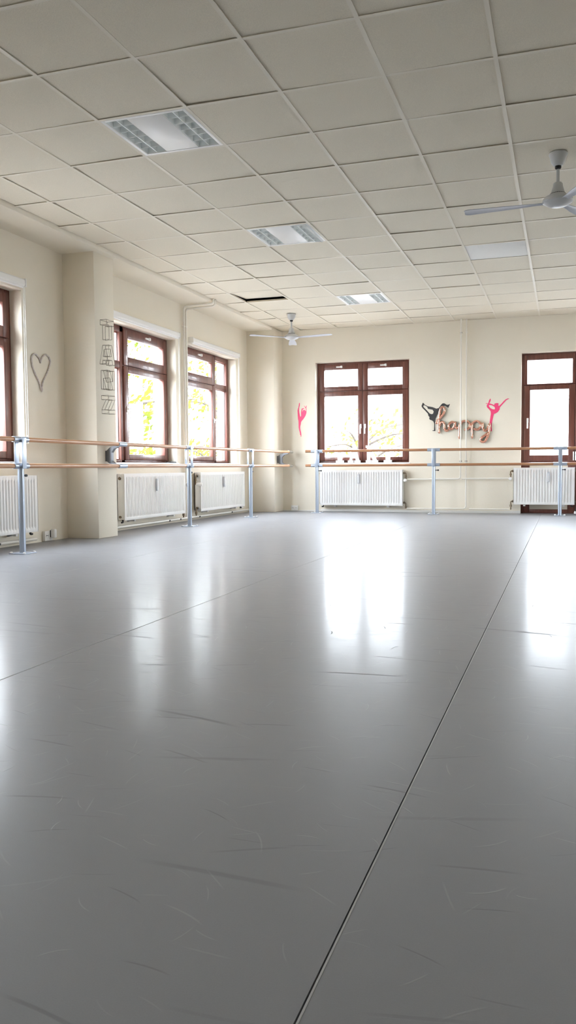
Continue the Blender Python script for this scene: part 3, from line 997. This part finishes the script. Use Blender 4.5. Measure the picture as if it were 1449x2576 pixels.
# ---------------------------------------------------------------- ceiling lights
def ceiling_light(label, i, j, drop=0.0):
    x, y = GX + i * TILE, GY + j * TILE
    root = thing('ceiling_light', label, 'ceiling light', (x, y, CEIL), 0, 'louvred light panels set in the ceiling grid')
    T = TILE
    bm = new()
    z0, z1 = -.001, .014
    for a, b, c, d in ((.012, .036, .012, T - .012), (T - .036, T - .012, .012, T - .012), (.036, T - .036, .012, .036), (.036, T - .036, T - .036, T - .012)):
        box(bm, a, b, c, d, z0, z1, .002)
    obj('frame', bm, WHITE, root)
    bm = new()
    box(bm, .190, T - .190, .036, T - .036, .000, .012, .003)
    obj('centre_panel', bm, WHITE, root)
    bm = new()
    box(bm, .012, T - .012, .012, T - .012, .074, .082)
    obj('housing', bm, LOUVRE, root, smooth=False)
    for a, b in ((.036, .190), (T - .190, T - .036)):
        bm = new()
        mid = (a + b) / 2
        def fin(x0, x1):            # wedge fins running lengthwise
            m = (x0 + x1) / 2
            V = [(m - .003, .004), (m + .003, .004), (x1, .070), (x0, .070)]
            A = [bm.verts.new((p, .036, q)) for p, q in V]
            B = [bm.verts.new((p, T - .036, q)) for p, q in V]
            for k in range(4):
                bm.faces.new((A[k], A[(k + 1) % 4], B[(k + 1) % 4], B[k]))
        fin(mid - .010, mid + .010)
        for e, s in ((a, 1), (b, -1)):
            V = [(e, .004), (e + s * .003, .004), (e + s * .012, .070), (e, .070)]
            A = [bm.verts.new((p, .036, q)) for p, q in V]
            B = [bm.verts.new((p, T - .036, q)) for p, q in V]
            for k in range(4):
                bm.faces.new((A[k], A[(k + 1) % 4], B[(k + 1) % 4], B[k]))
        L = T - .072
        for k in range(7):          # cross blades
            yk = .036 + L * k / 6
            V = [(yk - .002, .006), (yk + .002, .006), (yk + .012, .068), (yk - .012, .068)]
            A = [bm.verts.new((a, min(max(p, .036), T - .036), q)) for p, q in V]
            B = [bm.verts.new((b, min(max(p, .036), T - .036), q)) for p, q in V]
            for q in range(4):
                bm.faces.new((A[q], A[(q + 1) % 4], B[(q + 1) % 4], B[q]))
        bmesh.ops.recalc_face_normals(bm, faces=bm.faces)
        lv = obj('louvre', bm, LOUVRE, root, smooth=False)
        if drop and a > .3:
            lv.location = (a - a * math.cos(drop), 0, a * math.sin(drop) - .002)
            lv.rotation_euler = (0, drop, 0)
        for c in ((a + mid) / 2, (b + mid) / 2):
            bm = new()
            tube(bm, [(c, .040, .062), (c, T - .040, .062)], .008, 10)
            obj('lamp_tube', bm, TUBEM, lv)
    return root
ceiling_light('unlit louvred ceiling light first in its row, largest in view', -2, 1)
ceiling_light('unlit louvred ceiling light in mid-row with one louvre edge hanging open', -2, 5, .13)
ceiling_light('unlit louvred ceiling light last in its row, beyond the askew ceiling tile', -2, 10)

# ceiling boards that stand out
def loose_tile(label, i, j, m, tilt):
    root = thing('ceiling_tile', None, None)
    bpy.data.objects.remove(root)
    bm = new()
    e = .004
    h = (TILE - 2 * e) / 2
    box(bm, -h, h, -h, h, 0, .016, .002)
    o = obj('ceiling_tile', bm, m, None)
    o.location = (GX + (i + .5) * TILE, GY + (j + .5) * TILE, CEIL + .006 + (.022 if tilt else 0))
    if tilt:
        o.rotation_euler = tilt
    tag(o, label, 'ceiling tile')
    return o
loose_tile('ceiling tile lifted askew beside a dark gap, above the small ceiling fan', *ASKEW, CEILM, (.066, .0, 0.0))
loose_tile('newer whiter ceiling tile among the cream ones near the large ceiling fan', *NEWTILE, CEILW, None)

# ---------------------------------------------------------------- ceiling fans
def fan(label, x, y, angles):
    root = thing('ceiling_fan', label, 'fan', (x, y, CEIL), 0, 'white ceiling fans')
    bm = new()
    lathe(bm, [(0, 0), (.064, 0), (.066, -.008), (.062, -.018), (.050, -.060), (.034, -.084), (.020, -.090), (0, -.090)], 28)
    cn = obj('canopy', bm, FANM, root)
    bm = new()
    lathe(bm, [(0, -.084), (.022, -.086), (.022, -.104), (.013, -.112), (0, -.112)], 20)
    obj('rubber_collar', bm, DARK, cn)
    bm = new()
    tube(bm, [(0, 0, -.100), (0, 0, -.215)], .0115, 16)
    obj('down_rod', bm, FANM, root)
    bm = new()
    lathe(bm, [(0, -.203), (.026, -.205), (.033, -.214), (.036, -.235), (.048, -.275), (.050, -.286), (0, -.288)], 28)
    obj('motor_neck', bm, FANM, root)
    bm = new()
    lathe(bm, [(0, -.284), (.056, -.286), (.060, -.292), (.086, -.305), (.104, -.322), (.108, -.334), (.104, -.344), (.088, -.354), (.066, -.366), (.040, -.374), (0, -.376)], 36)
    mh = obj('motor_housing', bm, FANM, root)
    bm = new()
    lathe(bm, [(.046, -.2855), (.055, -.284), (.058, -.289), (.050, -.2915)], 28)
    obj('vent_ring', bm, DARK, mh)
    for a in angles:
        bm = new()
        st = [(.085, .024, -.06), (.16, .028, -.08), (.24, .042, -.08), (.38, .054, -.06), (.52, .060, -.03), (.62, .062, .0), (.648, .056, .0), (.660, .038, .0)]
        top, bot = [], []
        for r, hw, pt in st:
            rowt, rowb = [], []
            for k in range(7):
                s = -1 + 2 * k / 6
                yy = s * hw
                zz = -.338 + yy * pt - .006 * (s * s) - r * .012
                rowt.append(bm.verts.new((r, yy, zz + .002)))
                rowb.append(bm.verts.new((r, yy, zz - .002)))
            top.append(rowt)
            bot.append(rowb)
        for i in range(len(st) - 1):
            for k in range(6):
                bm.faces.new((top[i][k], top[i + 1][k], top[i + 1][k + 1], top[i][k + 1]))
                bm.faces.new((bot[i][k], bot[i][k + 1], bot[i + 1][k + 1], bot[i + 1][k]))
            for k in (0, 6):
                bm.faces.new((top[i][k], bot[i][k], bot[i + 1][k], top[i + 1][k]))
        for R, S in ((top[0], bot[0]), (top[-1], bot[-1])):
            for k in range(6):
                bm.faces.new((R[k], R[k + 1], S[k + 1], S[k]))
        bmesh.ops.recalc_face_normals(bm, faces=bm.faces)
        b = obj('blade', bm, FANBLADE, root, angle=50)
        b.rotation_euler = (0, 0, math.radians(a))
    return root
fan('large white ceiling fan hanging near the newer whiter ceiling tile', -.070, 6.164, (180, 60, -60))
fan('small white ceiling fan hanging in front of the corner pillar', -3.816, 11.23, (107, -13, 227))

# ---------------------------------------------------------------- wire letters on the pillar
def wire_letter(ch, strokes_front, zb, hgt, label, y0=7.297, w=.138):
    x0, x1 = -4.5488, -4.474
    bm = new()
    pts = [(y0 + u * w, zb + v * hgt) for u, v in strokes_front]
    for x in (x0, x1):
        tube(bm, [(x, u, v) for u, v in pts], .0018, 6, closed=True)
    for u, v in pts:
        tube(bm, [(x0, u, v), (x1, u, v)], .0018, 6)
    o = obj('wire_letter', bm, WIRE)
    return tag(o, label, 'letter', 'wire letters reading TANZ on the pillar')
wire_letter('T', [(0, 1), (1, 1), (1, .74), (.68, .74), (.68, 0), (.32, 0), (.32, .74), (0, .74)], 2.047, .195, 'wire outline letter T, topmost on the pillar')
# A keeps its counter as a second loop
def letter_a():
    x0, x1 = -4.5488, -4.474
    y0, w, zb, h = 7.276, .172, 1.792, .198
    outer = [(.36, 1), (.64, 1), (1, 0), (.72, 0), (.66, .22), (.34, .22), (.28, 0), (0, 0)]
    inner = [(.40, .42), (.60, .42), (.50, .80)]
    bm = new()
    for loop in (outer, inner):
        pts = [(y0 + u * w, zb + v * h) for u, v in loop]
        for x in (x0, x1):
            tube(bm, [(x, u, v) for u, v in pts], .0018, 6, closed=True)
        for u, v in pts:
            tube(bm, [(x0, u, v), (x1, u, v)], .0018, 6)
    tag(obj('wire_letter', bm, WIRE), 'wire outline letter A, second from the top on the pillar', 'letter', 'wire letters reading TANZ on the pillar')
letter_a()
wire_letter('N', [(0, 1), (.34, 1), (.70, .42), (.70, 1), (1, 1), (1, 0), (.68, 0), (.30, .60), (.30, 0), (0, 0)], 1.537, .192, 'wire outline letter N, third from the top on the pillar')
wire_letter('Z', [(0, 1), (1, 1), (1, .78), (.40, .22), (1, .22), (1, 0), (0, 0), (0, .20), (.58, .78), (0, .78)], 1.287, .185, 'wire outline letter Z, lowest on the pillar')

# ---------------------------------------------------------------- block letters on the far sill
def block_letter(loops, x0, w, h, label, kern=0):
    bm = new()
    sx = lambda u: x0 + u * w
    plate(bm, [(sx(u), v * h) for u, v in loops[0]], [[(sx(u), v * h) for u, v in lp] for lp in loops[1:]],
          lambda u, v, d: Vector((u, 12.655 + d, SILL + .0005 + v)), .045)
    tag(obj('block_letter', bm, WHITE, smooth=False), label, 'letter', 'white block letters reading TAKT on the far sill')
TT = [(0, 1), (1, 1), (1, .70), (.90, .70), (.88, .84), (.66, .84), (.66, .14), (.80, .14), (.80, 0), (.20, 0), (.20, .14), (.34, .14), (.34, .84), (.12, .84), (.10, .70), (0, .70)]
AA = [[(.40, 1), (.64, 1), (.90, .14), (1, .14), (1, 0), (.52, 0), (.52, .14), (.64, .14), (.61, .25), (.37, .25), (.34, .14), (.44, .14), (.44, 0), (0, 0), (0, .14), (.12, .14)],
      [(.41, .38), (.57, .38), (.49, .70)]]
KK = [(0, 1), (.42, 1), (.42, .86), (.33, .86), (.33, .62), (.62, .86), (.54, .86), (.54, 1), (.96, 1), (.96, .86), (.84, .86), (.56, .62), (.88, .14), (1, .14), (1, 0), (.50, 0), (.50, .14), (.58, .14), (.40, .46), (.33, .40), (.33, .14), (.44, .14), (.44, 0), (0, 0), (0, .14), (.10, .14), (.10, .86), (0, .86)]
block_letter([TT], -3.598, .214, .275, 'white block letter T standing first on the far window sill')
block_letter(AA, -3.353, .206, .275, 'white block letter A on the far window sill')
block_letter([KK], -3.056, .199, .275, 'white block letter K on the far window sill')
block_letter([TT], -2.804, .214, .275, 'white block letter T standing last on the far window sill')

# ---------------------------------------------------------------- wall decoration
def cutout(label, name, outline, holes, m, group=None):
    bm = new()
    plate(bm, outline, holes, lambda u, v, d: Vector((u, YW + .001 - d, v)), .004)
    return tag(obj(name, bm, m, smooth=False), label, 'wall decal', group)
cutout('pink dancer silhouette with one leg straight up, standing alone beside the far window', 'dancer_decal', D1, [], PINK)
cutout('pink dancer silhouette holding her raised foot, above the last letter of the foil lettering', 'dancer_decal', D2, [H2], PINK)
cutout('black silhouette of a street dancer balancing on one hand', 'dancer_decal', D3, [H3], INK)

bm = new()
for path in HAPPY:
    pts = smooth_path([(u, 12.594 + .003 * math.sin(k * 1.7), v) for k, (u, v) in enumerate(path)], 6)
    n = len(pts)
    rad = [.0185 * (1 + .07 * math.sin(k * 2.1)) * (min(1, .45 + .3 * min(k, n - 1 - k))) for k in range(n)]
    tube(bm, pts, rad, 14)
tag(obj('foil_balloon', bm, FOIL, angle=60), 'rose gold foil balloon lettering reading happy on the far wall', 'balloon')

bm = new()
hp = smooth_path([(-4.9115, u, v) for u, v in HEART], 6)
random.seed(3)
tube(bm, hp, [.0075 + random.uniform(-.0015, .0015) for _ in hp], 10)
tube(bm, [(-4.906, 6.793, 1.512), (-4.906, 6.796, 1.492), (-4.908, 6.80, 1.476)], [.012, .010, .004], 8)
tag(obj('heart_wreath', bm, HEARTM, angle=60), 'slim grey heart wreath on the wall beside the wire-letter pillar', 'wreath')

# ---------------------------------------------------------------- sockets and small things
def socket(label, loc, rotz, w, h, holes):
    root = thing('power_socket', label, 'socket', loc, rotz)
    bm = new()
    box(bm, -w / 2, w / 2, -.035, 0, 0, h, .006)
    obj('cover', bm, WHITEM, root)
    for x in holes:
        bm = new()
        q = bmesh.new()
        lathe(q, [(.022, 0), (.022, .004), (.019, .004), (.017, -.006), (0, -.006)], 20)
        join(bm, q, Matrix.Translation((x, -.0355, h * .55)) @ Matrix.Rotation(PI / 2, 4, 'X'))
        for d in (-.008, .008):
            box(bm, x + d - .002, x + d + .002, -.0385, -.030, h * .55 - .003, h * .55 + .003)
        obj('socket_insert', bm, WHITE if False else WHITEM, root)
        bm = new()
        for d in (-.009, .009):
            tube(bm, [(x + d, -.042, h * .55), (x + d, -.0365, h * .55)], .0035, 8)
        obj('contact_hole', bm, BLACK, root)
    return root
socket('double white wall socket at floor level below the lone pink dancer', (-4.247, YW, .004), 0, .118, .090, (-.028, .028))
socket('white wall socket at floor level beside the pillar, holding a plug adapter', (XL, 6.825, .006), PI / 2, .125, .098, (-.03,))
socket('small white wall socket between the last radiator and the corner pillar', (XL, 11.90, .075), PI / 2, .10, .085, (-.022, .022))
pl = thing('plug_adapter', 'rounded white plug adapter sticking out of the socket beside the pillar', 'plug', (XL + .036, 6.868, .060), PI / 2)
bm = new()
box(bm, -.022, .022, -.050, 0, -.028, .062, .012, 3)
obj('adapter_body', bm, WHITE, pl)
bm = new()
box(bm, -.0225, -.0205, -.006, -.0005, -.020, .05, 0)
obj('side_slot', bm, DARK, pl, smooth=False)
tp = thing('sill_clip', 'small black clip lying on the sill of the window by the wire letters', 'clip', (-4.975, 9.60, SILL), PI / 2)
bm = new()
box(bm, -.11, .09, -.02, .015, 0, .012, .004)
box(bm, -.03, .10, -.045, -.01, 0, .018, .005)
obj('clip_bar', bm, BLACK, tp)

st = thing('folded_stand', 'folded black tubular stand with white rubber feet beside the balcony door radiator', 'stand', (.25, 12.40, 0))
legs = [((.04, -.03, .56), (-.105, -.045, .025)), ((.07, -.01, .56), (-.075, .0, .012)), ((.03, .03, .56), (.17, .035, .012))]
for a, b in legs:
    bm = new()
    tube(bm, [a, b], .012, 12)
    lg = obj('leg', bm, BLACK, st)
    bm = new()
    A, B = Vector(a), Vector(b)
    d = (B - A).normalized()
    tube(bm, [B - d * .03, B - d * .002, B + d * .008], [.017, .018, .012], 12)
    obj('rubber_foot', bm, WHITE, lg)
bm = new()
box(bm, .01, .10, -.05, .05, .53, .60, .01)
obj('hub', bm, BLACK, st)
# ---------------------------------------------------------------- outside
bm = new()
box(bm, -60, 40, -30, 70, -1.2, -1.0)
gr = struct('ground_outside', bm, GROUNDM)

def tree(label, x, y, h, crown, n, m, seed, zmin=1.0):
    rnd = random.Random(seed)
    root = thing('tree', label, 'tree', (x, y, -1.0), 0, 'trees outside the windows')
    bm = new()
    tube(bm, smooth_path([(0, 0, 0), (.08, .05, h * .3), (-.05, .1, h * .6), (.1, 0, h)], 5), [.16 * (1 - .045 * k) for k in range(16)], 10)
    tips = []
    for k in range(14):
        a = rnd.uniform(0, 2 * PI)
        z = rnd.uniform(.22, .9) * h
        L = rnd.uniform(.5, 1.0) * crown
        p0 = Vector((0, .05, z))
        p2 = p0 + Vector((math.cos(a) * L, math.sin(a) * L, rnd.uniform(.1, .8)))
        p1 = (p0 + p2) / 2 + Vector((rnd.uniform(-.2, .2), rnd.uniform(-.2, .2), .2))
        tube(bm, smooth_path([p0, p1, p2], 4), [.045, .04, .035, .03, .026, .022, .018, .014, .01], 6)
        tips += [p1, p2, (p1 + p2) / 2, (p0 + p1) / 2]
    obj('trunk', bm, BARK, root)
    bm = new()
    for k in range(n):
        c = rnd.choice(tips) + Vector((rnd.gauss(0, .32), rnd.gauss(0, .32), rnd.gauss(0, .26)))
        if c.z + -1.0 < zmin - .8:
            continue
        ax = Vector((rnd.gauss(0, 1), rnd.gauss(0, 1), rnd.gauss(0, 1))).normalized()
        u = ax.orthogonal().normalized()
        w = ax.cross(u)
        s = rnd.uniform(.05, .11)
        V = [bm.verts.new(c + u * s * a + w * s * b * .55 + ax * q) for a, b, q in ((-1, 0, 0), (-.2, -1, .01), (1, 0, 0), (-.2, 1, .01))]
        bm.faces.new(V)
    o = obj('foliage', bm, m, root, smooth=False, kind='stuff')
    return root
tree('leafy spring tree seen through the window beside the wire letters', -9.9, 15.8, 6.0, 2.3, 1900, LEAF, 11)
tree('leafy spring tree seen through the window beside the corner pillar', -9.6, 21.6, 6.2, 2.4, 1900, LEAF, 12)
tree('pale sparse spring tree outside the window beside the heart wreath', -12.4, 13.2, 5.0, 2.0, 900, LEAF2, 13)
tree('faint pale tree seen low through the far window', -5.6, 22.5, 3.2, 2.0, 700, LEAF2, 14)

def hedge(label, x, y, w, d, h, n, seed):
    rnd = random.Random(seed)
    bm = new()
    for k in range(n):
        c = Vector((rnd.uniform(-w, w), rnd.uniform(-d, d), h * rnd.random() ** .8))
        ax = Vector((rnd.gauss(0, 1), rnd.gauss(0, 1), rnd.gauss(0, 1))).normalized()
        u = ax.orthogonal().normalized()
        q = ax.cross(u)
        s = rnd.uniform(.06, .13)
        bm.faces.new([bm.verts.new(c + u * s * a + q * s * b * .6) for a, b in ((-1, 0), (-.2, -1), (1, 0), (-.2, 1))])
    o = obj('hedge', bm, LEAF, smooth=False)
    o.location = (x, y, -1.0)
    tag(o, label, 'hedge')
hedge('low yellow-green hedge outside behind the windows with roller blinds', -14.0, 22.0, .9, 8.0, 2.5, 5000, 21)

# ---------------------------------------------------------------- light
w = bpy.data.worlds.new('World')
scene.world = w
w.use_nodes = True
nt = w.node_tree
bg = nt.nodes['Background']
tc = nt.nodes.new('ShaderNodeTexCoord')
sx = nt.nodes.new('ShaderNodeSeparateXYZ')
nt.links.new(tc.outputs['Generated'], sx.inputs['Vector'])
rp = nt.nodes.new('ShaderNodeValToRGB')
rp.color_ramp.elements[0].position = 0.0
rp.color_ramp.elements[0].color = (0.95, 0.975, 1.05, 1)
rp.color_ramp.elements[1].position = 0.7
rp.color_ramp.elements[1].color = (0.87, 0.93, 1.07, 1)
nt.links.new(sx.outputs['Z'], rp.inputs['Fac'])
nt.links.new(rp.outputs['Color'], bg.inputs['Color'])
bg.inputs['Strength'].default_value = SKY

def portal(loc, rot, sx_, sy_):
    if not PORTALS:
        return
    l = bpy.data.lights.new('window_daylight', 'AREA')
    l.shape = 'RECTANGLE'
    l.size, l.size_y = sx_, sy_
    l.cycles.is_portal = PORTALS
    o = bpy.data.objects.new('window_daylight', l)
    o.location = loc
    o.rotation_euler = rot
    COL.objects.link(o)
zc, hh = (SILL + HEAD) / 2, HEAD - SILL
for a, b in LEFT_WINDOWS:
    portal((XL - .31, (a + b) / 2, zc), (PI / 2, 0, -PI / 2), b - a, hh)
for a, b in ADDED_RIGHT_WINDOWS:
    portal((XR + .31, (a + b) / 2, zc), (PI / 2, 0, PI / 2), b - a, hh)
portal((sum(FARW) / 2, YW + .31, zc), (PI / 2, 0, PI), FARW[1] - FARW[0], hh)
portal((sum(DOOR) / 2, YW + .31, HEAD / 2), (PI / 2, 0, PI), DOOR[1] - DOOR[0], HEAD)
portal(((2.2 + 3.74) / 2, YW + .31, zc), (PI / 2, 0, PI), 1.54, hh)

# ---------------------------------------------------------------- camera
cam = bpy.data.cameras.new('Camera')
co = bpy.data.objects.new('Camera', cam)
COL.objects.link(co)
yaw, pitch, roll = -0.312, -0.0539, -0.0064
fw = Vector((math.sin(yaw) * math.cos(pitch), math.cos(yaw) * math.cos(pitch), math.sin(pitch)))
r0 = Vector((math.cos(yaw), -math.sin(yaw), 0))
u0 = r0.cross(fw)
rt = r0 * math.cos(roll) + u0 * math.sin(roll)
up = -r0 * math.sin(roll) + u0 * math.cos(roll)
M = Matrix((rt, up, -fw)).transposed().to_4x4()
M.translation = (0, 0, 0.719)
co.matrix_world = M
cam.sensor_fit = 'VERTICAL'
cam.sensor_height = 36.0
cam.lens = 2025.45 / 2576 * 36.0
cam.shift_x = (724.5 - 767.96) / 2576
cam.shift_y = (1285.12 - 1288) / 2576
cam.clip_start = 0.02
scene.camera = co

scene.view_settings.view_transform = 'Standard'
scene.view_settings.look = 'None'
scene.view_settings.gamma = 1
scene.view_settings.use_curve_mapping = False
scene.view_settings.exposure = EXPO
scene.cycles.use_denoising = True
scene.cycles.use_adaptive_sampling = True
scene.cycles.adaptive_threshold = 0.1
scene.cycles.adaptive_min_samples = 16
scene.cycles.max_bounces = 9
scene.cycles.diffuse_bounces = 7
scene.cycles.transparent_max_bounces = 16
scene.cycles.sample_clamp_indirect = 8.0
scene.cycles.caustics_reflective = False
scene.cycles.caustics_refractive = False
